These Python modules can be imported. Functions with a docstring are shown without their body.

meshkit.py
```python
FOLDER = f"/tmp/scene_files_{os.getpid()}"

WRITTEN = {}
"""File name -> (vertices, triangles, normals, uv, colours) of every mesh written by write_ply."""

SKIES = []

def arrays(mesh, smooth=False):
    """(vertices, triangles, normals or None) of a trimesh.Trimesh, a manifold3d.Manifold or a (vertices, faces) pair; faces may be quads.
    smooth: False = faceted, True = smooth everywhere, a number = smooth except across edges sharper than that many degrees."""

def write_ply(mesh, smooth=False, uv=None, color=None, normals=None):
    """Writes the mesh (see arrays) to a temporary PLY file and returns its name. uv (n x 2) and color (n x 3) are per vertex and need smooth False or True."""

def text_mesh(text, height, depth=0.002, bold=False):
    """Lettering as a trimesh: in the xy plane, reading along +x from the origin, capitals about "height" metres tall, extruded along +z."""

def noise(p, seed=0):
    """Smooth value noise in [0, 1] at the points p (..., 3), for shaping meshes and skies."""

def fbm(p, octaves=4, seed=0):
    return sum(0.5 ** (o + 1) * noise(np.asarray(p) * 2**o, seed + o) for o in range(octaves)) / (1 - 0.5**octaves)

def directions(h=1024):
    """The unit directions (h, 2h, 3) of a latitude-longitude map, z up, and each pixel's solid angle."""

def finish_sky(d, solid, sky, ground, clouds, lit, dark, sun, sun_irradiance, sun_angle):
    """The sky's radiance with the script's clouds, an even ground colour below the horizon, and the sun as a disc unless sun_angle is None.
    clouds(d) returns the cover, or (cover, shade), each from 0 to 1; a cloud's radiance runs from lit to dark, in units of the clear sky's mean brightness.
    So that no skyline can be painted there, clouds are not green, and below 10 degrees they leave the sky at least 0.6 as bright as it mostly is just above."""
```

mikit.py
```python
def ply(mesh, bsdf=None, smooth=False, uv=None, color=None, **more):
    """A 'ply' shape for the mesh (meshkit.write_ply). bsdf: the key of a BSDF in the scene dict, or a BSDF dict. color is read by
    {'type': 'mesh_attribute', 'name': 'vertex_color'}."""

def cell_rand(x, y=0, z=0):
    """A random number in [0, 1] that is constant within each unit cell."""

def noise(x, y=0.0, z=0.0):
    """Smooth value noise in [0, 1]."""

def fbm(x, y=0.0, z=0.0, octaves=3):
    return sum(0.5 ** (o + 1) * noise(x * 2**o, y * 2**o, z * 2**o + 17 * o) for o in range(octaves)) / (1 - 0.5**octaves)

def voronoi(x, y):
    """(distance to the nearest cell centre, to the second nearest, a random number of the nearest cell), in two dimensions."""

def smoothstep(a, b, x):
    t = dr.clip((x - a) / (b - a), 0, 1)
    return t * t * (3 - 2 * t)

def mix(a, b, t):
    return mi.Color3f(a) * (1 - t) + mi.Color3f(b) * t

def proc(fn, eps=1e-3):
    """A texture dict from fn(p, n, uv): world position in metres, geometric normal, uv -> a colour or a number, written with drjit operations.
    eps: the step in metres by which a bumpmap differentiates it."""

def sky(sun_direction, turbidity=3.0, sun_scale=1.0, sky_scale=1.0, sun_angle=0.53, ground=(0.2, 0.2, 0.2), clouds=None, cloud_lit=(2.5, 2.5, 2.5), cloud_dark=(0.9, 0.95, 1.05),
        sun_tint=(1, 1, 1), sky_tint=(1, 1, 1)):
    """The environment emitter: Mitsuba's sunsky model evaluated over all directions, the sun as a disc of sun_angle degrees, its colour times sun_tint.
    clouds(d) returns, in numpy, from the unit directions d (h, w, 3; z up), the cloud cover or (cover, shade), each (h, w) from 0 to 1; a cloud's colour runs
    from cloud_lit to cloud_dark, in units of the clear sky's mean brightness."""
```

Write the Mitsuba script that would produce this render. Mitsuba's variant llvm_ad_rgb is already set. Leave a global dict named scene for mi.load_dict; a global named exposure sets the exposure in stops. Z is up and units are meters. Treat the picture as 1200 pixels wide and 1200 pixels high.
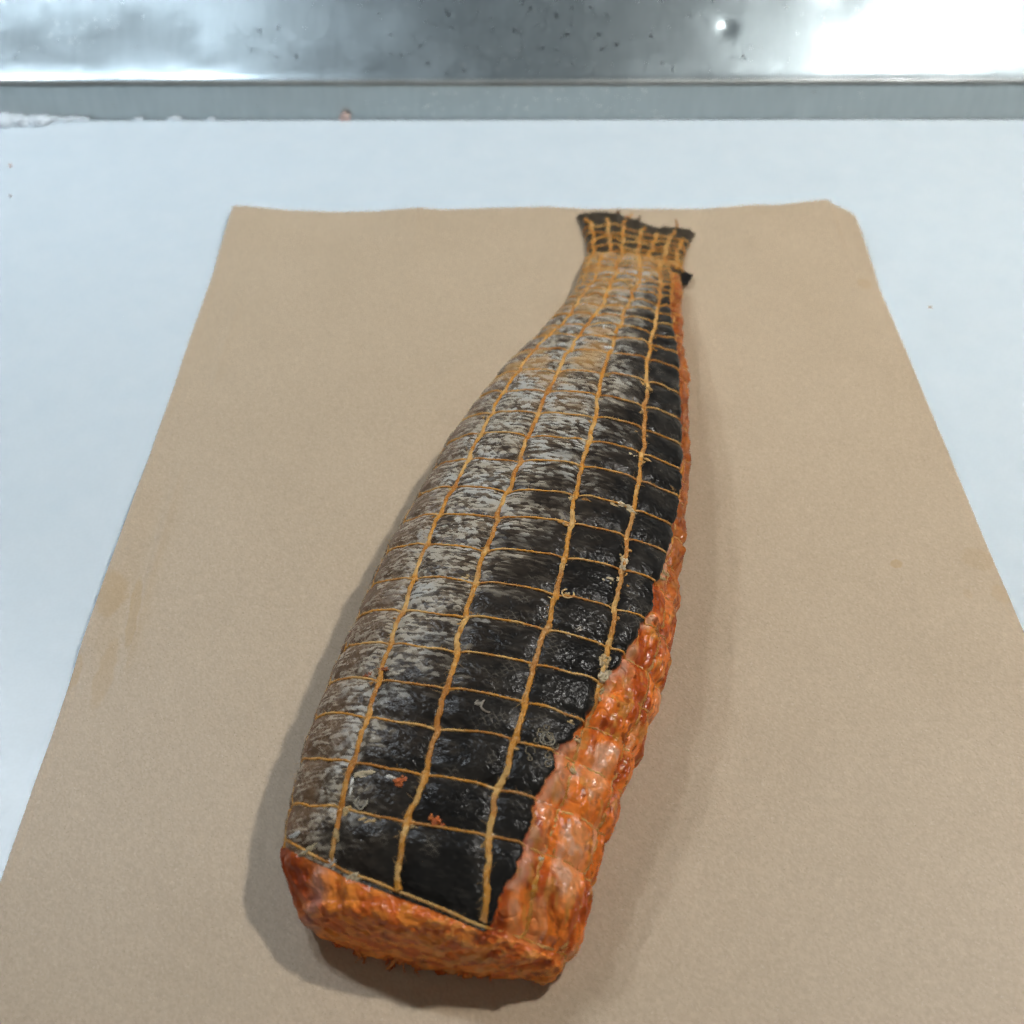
import math
import numpy as np
import trimesh
import mitsuba as mi
import drjit as dr
import mikit
import meshkit
from mikit import noise, fbm, voronoi, smoothstep, mix

scene, labels = {"type": "scene"}, {}

# ------------------------------------------------------------------ camera, light, exposure
# metres; z = 0 is the top of the white board, the camera stands 0.5 m above it and looks along +y
CAM_H, PITCH = 0.50, math.atan2(1285, 1400)
FOV = 2 * math.degrees(math.atan(600 / 1400))
T = mi.ScalarTransform4f
scene["camera"] = {
    "type": "thinlens", "fov": FOV, "near_clip": 0.05, "far_clip": 50.0,
    "aperture_radius": 0.0029, "focus_distance": 0.63,
    "to_world": T().look_at(origin=[0, 0, CAM_H], target=[0, math.cos(PITCH), CAM_H - math.sin(PITCH)], up=[0, 0, 1])}
exposure = 0.0
LAMPS = [  # x, y, radius, radiance (rgb), label
    (0.80, 0.78, 0.055, (505, 490, 466), "hanging white lamp above the right end of the steel panel"),
    (-0.62, 1.10, 0.045, (216, 236, 256), "hanging cool lamp above the left end of the steel panel"),
    (-0.98, 1.18, 0.045, (380, 417, 453), "hanging cool lamp farthest to the left"),
]
LAMP_Z, CEIL_Z = 1.30, 2.05
FILL_LIGHTS = [(-0.75, -0.9, (1.75, 1.62, 1.42), "long added fill light at the ceiling behind the viewer to the left"),
            (0.75, -0.9, (1.75, 1.62, 1.42), "long added fill light at the ceiling behind the viewer to the right")]
rng = np.random.default_rng(7)
nz, fb = meshkit.noise, meshkit.fbm


def numbered(key):
    if key not in scene:
        return key
    k = 1
    while f"{key}_{k:03d}" in scene:
        k += 1
    return f"{key}_{k:03d}"


def put(key, shape, label=None, category=None, group=None, kind=None):
    key = numbered(key)
    scene[key] = shape
    d = {n: v for n, v in (("label", label), ("category", category), ("group", group), ("kind", kind)) if v}
    if d:
        labels[key] = d
    return key


def sstep(a, b, x):
    t = np.clip((x - a) / (b - a), 0, 1)
    return t * t * (3 - 2 * t)


def lerp3(a, b, t):
    return np.asarray(a) * (1 - t[..., None]) + np.asarray(b) * t[..., None]


def grid_faces(n, m, wrap=False):
    i = np.arange(n - 1)[:, None]
    j = np.arange(m if wrap else m - 1)[None]
    jn = (j + 1) % m
    a, b, c, d = i * m + j, (i + 1) * m + j, (i + 1) * m + jn, i * m + jn
    return np.concatenate([np.stack([a, d, c], -1).reshape(-1, 3), np.stack([a, c, b], -1).reshape(-1, 3)])


# ------------------------------------------------------------------ materials
def two(d):
    return {"type": "twosided", "bsdf": d}


def board_col(p, n, uv):
    g = fbm(p.x * 60, p.y * 60, 3.1)
    s = noise(p.x * 900, p.y * 900)
    c = mix((0.655, 0.755, 0.815), (0.70, 0.785, 0.835), g)
    return c * (0.985 + 0.03 * s)


def board_bump(p, n, uv):
    # knife marks in two crossing directions
    a = noise(p.x * 30 + p.y * 8, p.y * 900 + 120 * p.x)
    b = noise(p.x * 800 - p.y * 260, p.y * 24)
    return smoothstep(0.78, 0.95, a) * -0.6 + smoothstep(0.8, 0.96, b) * -0.6 + 0.5 * noise(p.x * 500, p.y * 500)


scene["board_plastic"] = two({"type": "bumpmap", "arbitrary": mikit.proc(board_bump, eps=4e-4), "scale": 0.00011,
                              "bsdf": {"type": "principled", "base_color": mikit.proc(board_col), "roughness": 0.34, "specular": 0.45}})


def paper_col(p, n, uv):
    wx, wy = 0.0012 * noise(p.x * 500, p.y * 500), 0.0012 * noise(p.x * 500 + 40, p.y * 500)
    fib = noise((p.x * 0.8 + p.y * 0.6 + wx) * 1500, (p.y * 0.8 - p.x * 0.6 + wy) * 700) * 0.5 + noise((p.x * 0.5 - p.y * 0.87 + wy) * 800 + 9, (p.y * 0.5 + p.x * 0.87 + wx) * 1400) * 0.5
    sp = noise(p.x * 1900, p.y * 1900, 4.0)
    blot = fbm(p.x * 22, p.y * 22, 1.7)
    c = mix((0.450, 0.342, 0.226), (0.615, 0.488, 0.345), 0.3 * blot + 0.7 * fib)
    c = mix(c, (0.36, 0.26, 0.17), smoothstep(0.86, 0.97, sp) * 0.5)
    c = mix(c, (0.72, 0.62, 0.49), smoothstep(0.85, 0.97, noise(p.x * 1300 + 40, p.y * 1300)) * 0.35)

    def spot(x, y, rx, ry, a, soft=0.35, w=0.5):
        ca, sa = math.cos(a), math.sin(a)
        dx, dy = (p.x - x) * ca + (p.y - y) * sa, -(p.x - x) * sa + (p.y - y) * ca
        r = dr.sqrt(dr.square(dx / rx) + dr.square(dy / ry)) + w * (fbm(p.x * 110, p.y * 110, 5.0) - 0.5)
        return 1 - smoothstep(1 - soft, 1, r)

    grease = mi.Float(0)
    for s in STAINS:
        grease = dr.maximum(grease, spot(*s[:5]) * s[5])
    return mix(c, (0.47, 0.30, 0.115), grease * 0.6)


# x, y, rx, ry, angle, strength: grease soaked into the sheet along the crease and at its right edge
STAINS = [(-0.231, 0.472, 0.011, 0.020, 0.15, 0.55), (-0.2135, 0.458, 0.0035, 0.030, 0.1, 0.6), (-0.219, 0.414, 0.006, 0.024, 0.0, 0.45),
          (-0.236, 0.415, 0.005, 0.016, 0.0, 0.6), (0.2265, 0.4985, 0.0042, 0.0035, 0.4, 0.75), (0.276, 0.502, 0.010, 0.012, 0.6, 0.28),
          (0.281, 0.474, 0.006, 0.009, 0.2, 0.35), (0.275, 0.806, 0.006, 0.008, 0.4, 0.4), (0.262, 0.474, 0.003, 0.005, 0.2, 0.25)]


def paper_bump(p, n, uv):
    return 0.6 * noise(p.x * 1100, p.y * 1100) + 0.5 * noise(p.x * 320, p.y * 320) + 0.9 * fbm(p.x * 90, p.y * 90, 2.0)


scene["kraft_paper"] = two({"type": "bumpmap", "arbitrary": mikit.proc(paper_bump, eps=3e-4), "scale": 0.00014,
                            "bsdf": {"type": "principled", "base_color": mikit.proc(paper_col), "roughness": 0.5, "specular": 0.5}})


def steel_col(p, n, uv):
    g = fbm(p.x * 240, p.y * 30, p.z * 30)
    s = smoothstep(0.72, 0.9, fbm(p.x * 160, p.y * 160, p.z * 160 + 7))
    spots = smoothstep(0.80, 0.9, noise(p.x * 330, p.y * 330, p.z * 330)) * smoothstep(0.45, 0.6, noise(p.x * 9 + 4, p.y * 9, p.z * 9))
    return mix(mix(mix((0.28, 0.335, 0.355), (0.345, 0.40, 0.42), g), (0.23, 0.25, 0.25), s * 0.4), (0.55, 0.58, 0.58), spots * 0.6)


def steel_rough(p, n, uv):
    return 0.15 + 0.10 * fbm(p.x * 90, p.y * 90, p.z * 90) + 0.08 * smoothstep(0.55, 0.8, fbm(p.x * 14 + 3, p.y * 14, p.z * 14))


def steel_film(p, n, uv):
    return 0.48 + 0.22 * smoothstep(0.40, 0.75, fbm(p.x * 26, p.y * 26, p.z * 26)) + 0.3 * smoothstep(0.55, 0.9, noise(p.x * 620, p.y * 620, p.z * 620))


def steel_bump(p, n, uv):
    return 0.5 * noise(p.x * 160, p.y * 900, p.z * 900) + 0.6 * noise(p.x * 420, p.y * 420, p.z * 420)


for name, tint in (("steel", (0.86, 0.87, 0.88)), ("steel_brightened", (1.5, 1.38, 1.30))):  # same sheet: panel copy darkened, upstand copy brightened, light put into the colour
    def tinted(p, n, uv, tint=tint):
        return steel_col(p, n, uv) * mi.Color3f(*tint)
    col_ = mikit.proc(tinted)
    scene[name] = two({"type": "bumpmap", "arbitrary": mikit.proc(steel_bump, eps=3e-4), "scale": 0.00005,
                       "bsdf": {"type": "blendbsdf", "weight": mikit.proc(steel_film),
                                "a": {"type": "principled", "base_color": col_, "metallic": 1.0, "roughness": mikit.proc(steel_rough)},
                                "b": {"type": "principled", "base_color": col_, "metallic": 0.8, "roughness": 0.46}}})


def wet_rough(p, n, uv):
    return 0.17 + 0.2 * fbm(p.x * 130, p.y * 130, p.z * 130)


VC = {"type": "mesh_attribute", "name": "vertex_color"}


def skin_bump(p, n, uv):
    return noise(p.x * 1500, p.y * 1500, p.z * 1500) + 0.6 * noise(p.x * 3100, p.y * 3100, p.z * 3100)


def flesh_bump(p, n, uv):
    return noise(p.x * 1100, p.y * 1100, p.z * 1100) + 0.5 * noise(p.x * 2500, p.y * 2500, p.z * 2500) + 1.5 * noise(p.x * 420, p.y * 420, p.z * 420)


scene["fish_skin"] = two({"type": "bumpmap", "arbitrary": mikit.proc(skin_bump, eps=2e-4), "scale": 0.00012,
                          "bsdf": {"type": "principled", "base_color": VC, "roughness": mikit.proc(wet_rough), "specular": 0.17}})
scene["fish_flesh"] = two({"type": "bumpmap", "arbitrary": mikit.proc(flesh_bump, eps=2e-4), "scale": 0.00010,
                           "bsdf": {"type": "principled", "base_color": VC, "roughness": 0.25, "specular": 0.32}})
scene["twine"] = two({"type": "principled", "base_color": VC, "roughness": 0.6, "specular": 0.3})
scene["curd"] = two({"type": "principled", "base_color": VC, "roughness": 0.38, "specular": 0.5})
scene["water"] = {"type": "dielectric", "int_ior": 1.33}
scene["lamp_metal"] = two({"type": "principled", "base_color": {"type": "rgb", "value": [0.7, 0.7, 0.7]}, "roughness": 0.5})


def ceil_col(p, n, uv):
    return mix((0.60, 0.64, 0.66), (0.66, 0.69, 0.70), fbm(p.x * 3, p.y * 3))


scene["ceiling_paint"] = two({"type": "diffuse", "reflectance": mikit.proc(ceil_col)})
white = {"type": "rgb", "value": [0.8, 0.8, 0.8]}

# ------------------------------------------------------------------ room above: ceiling, lamps and added fill lights (outside the frame)
ceil = trimesh.creation.box((7.0, 6.0, 0.1))
ceil.apply_translation((0, 0.3, CEIL_Z + 0.05))
put("ceiling", mikit.ply(ceil, "ceiling_paint"), kind="structure")
wall = trimesh.creation.box((7.0, 0.12, 3.4))
wall.apply_translation((0, -2.3, CEIL_Z - 1.7))
put("wall", mikit.ply(wall, "ceiling_paint"), kind="structure")
for x, y, r, rad, lab in LAMPS:
    k = numbered("ceiling_lamp")
    prof = np.array([(0.0, 0.19), (0.05, 0.19), (0.055, 0.14), (r * 0.8, 0.10), (r * 1.12, 0.0), (r * 1.06, 0.0), (r * 0.76, 0.085), (0.0, 0.10)])
    hs = trimesh.creation.revolve(prof, sections=48)
    hs.apply_translation((x, y, LAMP_Z))
    scene[k] = mikit.ply(hs, "lamp_metal", smooth=30)
    labels[k] = {"label": lab, "category": "lamp", }
    rod = trimesh.creation.cylinder(radius=0.008, height=CEIL_Z - LAMP_Z - 0.19, sections=16)
    rod.apply_translation((x, y, (CEIL_Z + LAMP_Z + 0.19) / 2))
    scene[k + "__rod"] = mikit.ply(rod, "lamp_metal", smooth=30)
    disc = trimesh.creation.cylinder(radius=r, height=0.016, sections=40)
    disc.apply_translation((x, y, LAMP_Z + 0.012))
    scene[k + "__diffuser"] = {**mikit.ply(disc), "emitter": {"type": "area", "radiance": {"type": "rgb", "value": list(rad)}}}
for x, y, rad, lab in FILL_LIGHTS:  # unseen fill lights, added to soften the shadows
    k = numbered("added_fill_light")
    b = trimesh.creation.box((1.26, 0.36, 0.10))
    b.apply_translation((x, y, CEIL_Z - 0.05))
    scene[k] = mikit.ply(b, "lamp_metal")
    labels[k] = {"label": lab, "category": "lamp"}
    b = trimesh.creation.box((1.2, 0.30, 0.03))
    b.apply_translation((x, y, CEIL_Z - 0.118))
    scene[k + "__diffuser"] = {**mikit.ply(b), "emitter": {"type": "area", "radiance": {"type": "rgb", "value": list(rad)}}}

# ------------------------------------------------------------------ white board
BACK_Y = 1.1085
n, m = 260, 420
xs = np.linspace(-0.95, 0.95, m)
ys = np.concatenate([np.linspace(-0.1, BACK_Y - 0.008, n - 24), np.linspace(BACK_Y - 0.0075, BACK_Y - 0.0014, 24)])
X, Y = np.meshgrid(xs, ys)
Z = 0.0010 * (fb(np.stack([X * 9, Y * 9, 0 * X], -1), 3, 11) - 0.5) - 0.0006
back = np.clip((Y - (BACK_Y - 0.0065)) / 0.005, 0, 1)
Z = Z - 0.002 * (1 - np.sqrt(np.clip(1 - back ** 2, 0, 1)))
Y = Y + 0.0035 * X * np.clip((Y - 0.9) / (BACK_Y - 0.9), 0, 1)
top = np.stack([X, Y, Z], -1).reshape(-1, 3)
skirt = top.reshape(n, m, 3)[-1].copy()
skirt[:, 2] = -0.02
V = np.concatenate([top, skirt])
F = grid_faces(n, m)[:, ::-1]
e = (n - 1) * m + np.arange(m - 1)
s = n * m + np.arange(m - 1)
F = np.concatenate([F, np.stack([e, e + 1, s + 1], -1), np.stack([e, s + 1, s], -1)])
put("cutting_board", mikit.ply(trimesh.Trimesh(V, F[:, ::-1], process=False), "board_plastic", smooth=40),
    "large white plastic cutting board under the brown paper, against the steel upstand", "cutting board")

# ------------------------------------------------------------------ steel upstand and sloping panel behind the board
TILT, RISE = math.radians(40.5), 0.0385
yaw = (1.2055 - 1.1995) / 1.05


def steel_profile():
    pts = [(0.0, -0.03)] + [(0.0, z) for z in np.linspace(-0.02, RISE - 0.009, 14)]
    r, a0, a1 = 0.009, math.pi, math.pi / 2 + TILT
    cy, cz = r, RISE - 0.009
    for a in np.linspace(a0, a1, 20)[1:]:
        pts.append((cy + r * math.cos(a), cz + r * math.sin(a)))
    y0, z0 = pts[-1]
    return np.array(pts), (y0, z0)


prof, (py0, pz0) = steel_profile()
xs = np.linspace(-1.2, 1.2, 481)


def wob(x, t, seed, amp):
    return amp * (fb(np.stack([x * 7, t * 9, 0 * x], -1), 3, seed) - 0.5)


Xg, Ig = np.meshgrid(xs, np.arange(len(prof)))
Yg, Zg = prof[Ig, 0], prof[Ig, 1]
V = np.stack([Xg, BACK_Y + 0.0002 + Yg + Xg * 0.0035 + wob(Xg, Zg * 3, 4, 0.0006), Zg + wob(Xg, Yg, 9, 0.0008) * (Zg > 0.03)], -1)
up_mesh = trimesh.Trimesh(V.reshape(-1, 3), grid_faces(len(prof), len(xs))[:, ::-1], process=False)
put("steel_backsplash", mikit.ply(up_mesh, "steel_brightened", smooth=True), "brushed steel backsplash with a low upstand and sloping wet panel behind the board", "backsplash")

# sloping panel: fine grid so that the dent is real
xs2 = np.linspace(-1.2, 1.2, 961)
ts = np.concatenate([np.linspace(0, 0.016, 24), np.linspace(0.016, 0.16, 100)[1:], np.linspace(0.16, 0.5, 40)[1:]])
Xg, Tg = np.meshgrid(xs2, ts)
DENT = (0.205, 0.052)
off = wob(Xg, Tg, 21, 0.0022) * sstep(0, 0.02, Tg)
rr = np.hypot(Xg - DENT[0], (Tg - DENT[1]) * 0.9)
off -= 0.0013 * np.exp(-(rr / 0.0075) ** 2)
for (dx, dt, dd, w) in ((-0.36, 0.03, 0.0008, 0.03), (-0.12, 0.07, 0.0007, 0.035), (0.43, 0.06, 0.0009, 0.03)):
    off -= dd * np.exp(-(np.hypot(Xg - dx, Tg - dt) / w) ** 2)
off -= math.tan(math.radians(11)) * 0.0045 * (1 - np.exp(-Tg / 0.0045))
nyv, nzv = -math.sin(TILT), math.cos(TILT)
base_y = BACK_Y + 0.0002 + py0 + Xg * 0.0035 + wob(Xg, 0 * Xg + pz0 * 3, 4, 0.0006)
base_z = pz0 + wob(Xg, 0 * Xg + py0, 9, 0.0008)
PV = np.stack([Xg, base_y + Tg * math.cos(TILT) + off * nyv, base_z + Tg * math.sin(TILT) + off * nzv], -1)
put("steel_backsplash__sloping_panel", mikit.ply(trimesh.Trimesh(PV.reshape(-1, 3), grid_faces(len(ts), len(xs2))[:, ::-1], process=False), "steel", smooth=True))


def on_panel(x, t):
    i, j = np.abs(ts - t).argmin(), np.abs(xs2 - x).argmin()
    return PV[i, j]


# water drops: flattened beads on the panel
drop = trimesh.creation.icosphere(subdivisions=2)
drop.vertices[:, 2] = np.where(drop.vertices[:, 2] < 0, drop.vertices[:, 2] * 0.05, drop.vertices[:, 2] * 0.10)
Rx = trimesh.transformations.rotation_matrix(TILT, (1, 0, 0))
beads = []
for _ in range(260):
    c = rng.random()
    if c < 0.74:
        x = rng.normal(0.03, 0.13)
    elif c < 0.86:
        x = rng.normal(0.40, 0.10)
    else:
        x = rng.uniform(-0.55, 0.6)
    t = rng.uniform(0.004, 0.15)
    r = 0.0005 + 0.0010 * rng.random() ** 2.5
    d = drop.copy()
    d.apply_scale([r, r * rng.uniform(0.9, 1.5), r])
    d.apply_transform(Rx)
    d.apply_translation(on_panel(x, t))
    beads.append(d)
put("water_drops", mikit.ply(trimesh.util.concatenate(beads), "water", smooth=True),
    "many small clear water drops beaded on the sloping steel panel", "water drops", kind="stuff")

# ------------------------------------------------------------------ brown paper sheet
TOPX = np.array([-0.236, -0.226, -0.19, -0.15, -0.115, -0.09, -0.08, -0.06, -0.035, -0.012, 0.03, 0.065, 0.095, 0.13, 0.16, 0.178, 0.203, 0.225, 0.256, 0.2655, 0.2685, 0.2692])
TOPPX = np.array([243, 243, 248, 250, 249, 246, 245, 247, 246, 245, 244, 247, 246.5, 247, 247, 245, 242, 242, 237, 236, 238, 240.0])
PXL, PXR, PYB = -0.236, 0.285, 0.2245


def paper_top_y(x):
    return np.where(x < 0.2692, 0.9195 + 0 * x, np.interp(x, [0.2692, 0.274, 0.281, 0.285], [0.9195, 0.914, 0.906, 0.897]))


def paper_z(x, y):
    lift = np.interp(x, TOPX, (250.5 - TOPPX) / 1.2) * 0.001
    z = lift * sstep(0.115, 0.0, paper_top_y(x) - y)
    z = z + 0.0012 + 0.0014 * (fb(np.stack([x * 6, y * 6, 0 * x], -1), 3, 31) - 0.45)
    z = z + 0.0005 * np.abs(fb(np.stack([x * 9 + y * 3, y * 4, 0 * x], -1), 2, 37) - 0.5)
    # crease beside the left edge
    xc = -0.2115 + 0.02 * (0.5 - y)
    d = x - xc
    k = sstep(0.40, 0.44, y) * sstep(0.62, 0.52, y)
    z = z + 0.0016 * k * np.exp(-np.abs(d) / 0.0025) + 0.0030 * k * sstep(0.0, -0.024, d)
    k2 = sstep(0.66, 0.69, y) * sstep(0.80, 0.75, y)
    z = z + 0.0011 * k2 * np.exp(-np.abs(x + 0.209) / 0.002)
    return z


sx = np.unique(np.concatenate([np.linspace(PXL, PXR, 320), TOPX, np.linspace(0.266, 0.285, 24)]))
st = np.linspace(0, 1, 400)
Xp, Tp = np.meshgrid(sx, st)
edge = 0.0009 * (fb(np.stack([Tp * 14, 0 * Tp, 0 * Tp], -1), 3, 5) - 0.5)
Yp = (PYB - 0.011 * (Xp - PXL)) * (1 - Tp) + paper_top_y(Xp) * Tp
Xw = Xp + edge * np.where(Xp < 0.02, 1, -1) * sstep(0.1, 0.25, np.abs(Xp - 0.02))
top = np.stack([Xw, Yp, paper_z(Xp, Yp)], -1)
bot = top - [0, 0, 0.00022]
n, m = Xp.shape
F0 = grid_faces(n, m)
rim = np.concatenate([np.arange(m), np.arange(1, n) * m + m - 1, (n - 1) * m + np.arange(m - 2, -1, -1), np.arange(n - 2, 0, -1) * m])
r2 = np.roll(rim, -1)
F = np.concatenate([F0, F0[:, ::-1] + n * m, np.stack([rim, rim + n * m, r2 + n * m], -1), np.stack([rim, r2 + n * m, r2], -1)])
put("butcher_paper", mikit.ply(trimesh.Trimesh(np.concatenate([top.reshape(-1, 3), bot.reshape(-1, 3)]), F[:, ::-1], process=False), "kraft_paper", smooth=30),
    "sheet of brown butcher paper with a clipped far right corner, lying under the fish", "paper sheet")

# ------------------------------------------------------------------ the fish: section sweep along a ground axis
A, B = np.array([-0.030, 0.278]), np.array([0.0985, 0.838])
L = float(np.linalg.norm(B - A))
D = (B - A) / L
N = np.array([D[1], -D[0]])
KU = np.concatenate([[-0.045, -0.03, -0.015], np.linspace(0, 1, 25)])
CL = np.array([-0.0570, -0.0655, -0.0725] + [-0.0766, -0.0802, -0.083, -0.0844, -0.0846, -0.0843, -0.0839, -0.0839, -0.0833, -0.0812, -0.0787, -0.0771, -0.0754, -0.0725, -0.0686, -0.064,
               -0.0586, -0.0526, -0.0473, -0.043, -0.0387, -0.0346, -0.0355, -0.037, -0.038])
CR = np.array([0.0575, 0.0625, 0.0650] + [0.0663, 0.0675, 0.0698, 0.0735, 0.0774, 0.0802, 0.0816, 0.0815, 0.0805, 0.0794, 0.0782, 0.0768, 0.0752, 0.0728, 0.0698, 0.0665, 0.0634, 0.0601,
               0.0564, 0.0527, 0.0493, 0.0462, 0.0427, 0.0384, 0.0337])
HK = np.interp(KU, [-0.045, -0.03, 0, .1, .25, .45, .6, .75, .85, .93, 1], [.036, .040, .0475, .060, .066, .064, .056, .043, .032, .022, .008])
FLOOR = 0.0022


def section(ph, cl, cr, H):
    mid, hw, zm = (cl + cr) / 2, (cr - cl) / 2, .40 * H
    c, s = np.cos(ph), np.sin(ph)
    a, b = np.where(c > 0, 1.0, .88), np.where(c > 0, 1.05, .9)
    x = mid + hw * np.sign(c) * np.abs(c) ** a
    z = np.where(s >= 0, zm + (H - zm) * np.abs(s) ** b, zm - zm * np.abs(s) ** .6)
    return x, z


def place(u, x, z):
    p = A + (u * L)[..., None] * D + x[..., None] * N
    return np.concatenate([p, (z + FLOOR)[..., None]], -1)


def body(u, ph):
    x, z = section(ph, np.interp(u, KU, CL), np.interp(u, KU, CR), np.interp(u, KU, HK))
    return place(u, x, z)


# the net: hoops (station along the fish) and lengthwise strands (angle around it, in degrees, against the station)
HOOPS = [-0.036, .0165, .054, .095, .131, .170, .207, .247, .291, .335, .376, .422, .464, .508, .552, .600, .653, .692, .722, .752, .782, .808, .833, .852, .866, .880, .893, .906, .918, .930, .941, .952, .962]


def hoop_u(k, deg):
    u0 = HOOPS[k]
    c = np.interp(u0, [-.03, 0, .2, .3, .6, .8, 1], [-.006, .006, .008, .02, .022, .015, .0])
    u = u0 + c * np.clip((95 - deg) / 67, -0.1, 1.15) + .010 * np.clip((deg - 108) / 40, 0, 1.3)
    if k == 0:
        u = np.maximum(end_edge(deg) + np.interp(deg, [60, 100, 150], [.003, .0035, .005]), -.0405)
    return u


STRANDS = [  # (station, angle) tables
    ([-.03, .02, .1, .19, .3, .45, .6, .72, .87, 1], [170, 168, 166, 166, 164, 163, 162, 160, 156, 154]),
    ([-.03, .0, .05, .1, .19, .3, .45, .6, .68, .75, .87, 1], [129, 126, 124, 123, 126, 128, 128, 130, 131, 126, 131, 128]),
    ([-.03, .0, .05, .1, .17, .22, .38, .53, .7, .78, .88, 1], [101, 98, 96, 96, 99, 101, 102, 103, 105, 101, 106, 104]),
    ([-.035, .0, .05, .1, .17, .3, .4, .5, .6, .7, .78, .88, 1], [66, 70, 72, 70, 74, 75, 78, 79, 82, 84, 83, 81, 82]),
    ([-.036, .0, .03, .07, .13, .22, .3, .45, .53, .68, .74, .88, 1], [46, 51, 46, 45, 46, 50, 52, 52, 54, 58, 57, 56, 58]),
    ([-.03, .07, .15, .24, .33, .5, .6, .7, .78, .88, 1], [12, 16, 20, 21, 19, 20, 24, 28, 32, 36, 34])]


def strand_deg(k, u):
    t = STRANDS[k]
    s = np.interp(u, *t)
    for d in (0.008, 0.016):
        s = s + np.interp(u - d, *t) + np.interp(u + d, *t)
    return s / 5


SKIN_U = [-.05, -.037, 0, .035, .05, .07, .1, .13, .153, .177, .21, .25, .267, .307, .357, .407, .44, .54, .65, .71, .783, .84, 1.05]
SKIN_D = [63, 62, 60, 57, 58, 54, 54, 50, 47, 46, 42, 38, 35, 34, 27, 25, 24, 26, 28, 31, 40, 44, 40]


def skin_edge(u):
    """The angle below which the skin gives way to flesh."""
    w = nz(np.stack([u * 60, 0 * u, 0 * u], -1), 3) - 0.5 + 0.6 * (nz(np.stack([u * 190, 0 * u, 0 * u], -1), 8) - 0.5)
    return np.interp(u, SKIN_U, SKIN_D) + 3.4 * w * np.interp(u, [0, .4, 1], [1, .8, .6])


def end_edge(deg):
    return np.interp(deg, [-40, 20, 45, 60, 73, 87, 100, 121, 130, 150, 165, 178, 230], [-.036, -.040, -.0445, -.0455, -.0435, -.040, -.036, -.029, -.024, -.013, -.004, .004, .006])


def arc_of(u, deg):
    """Metres around the body from its ridge, positive to the left."""
    hw = (np.interp(u, KU, CR) - np.interp(u, KU, CL)) / 2
    return np.radians(deg - 90) * hw * 0.86


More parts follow.
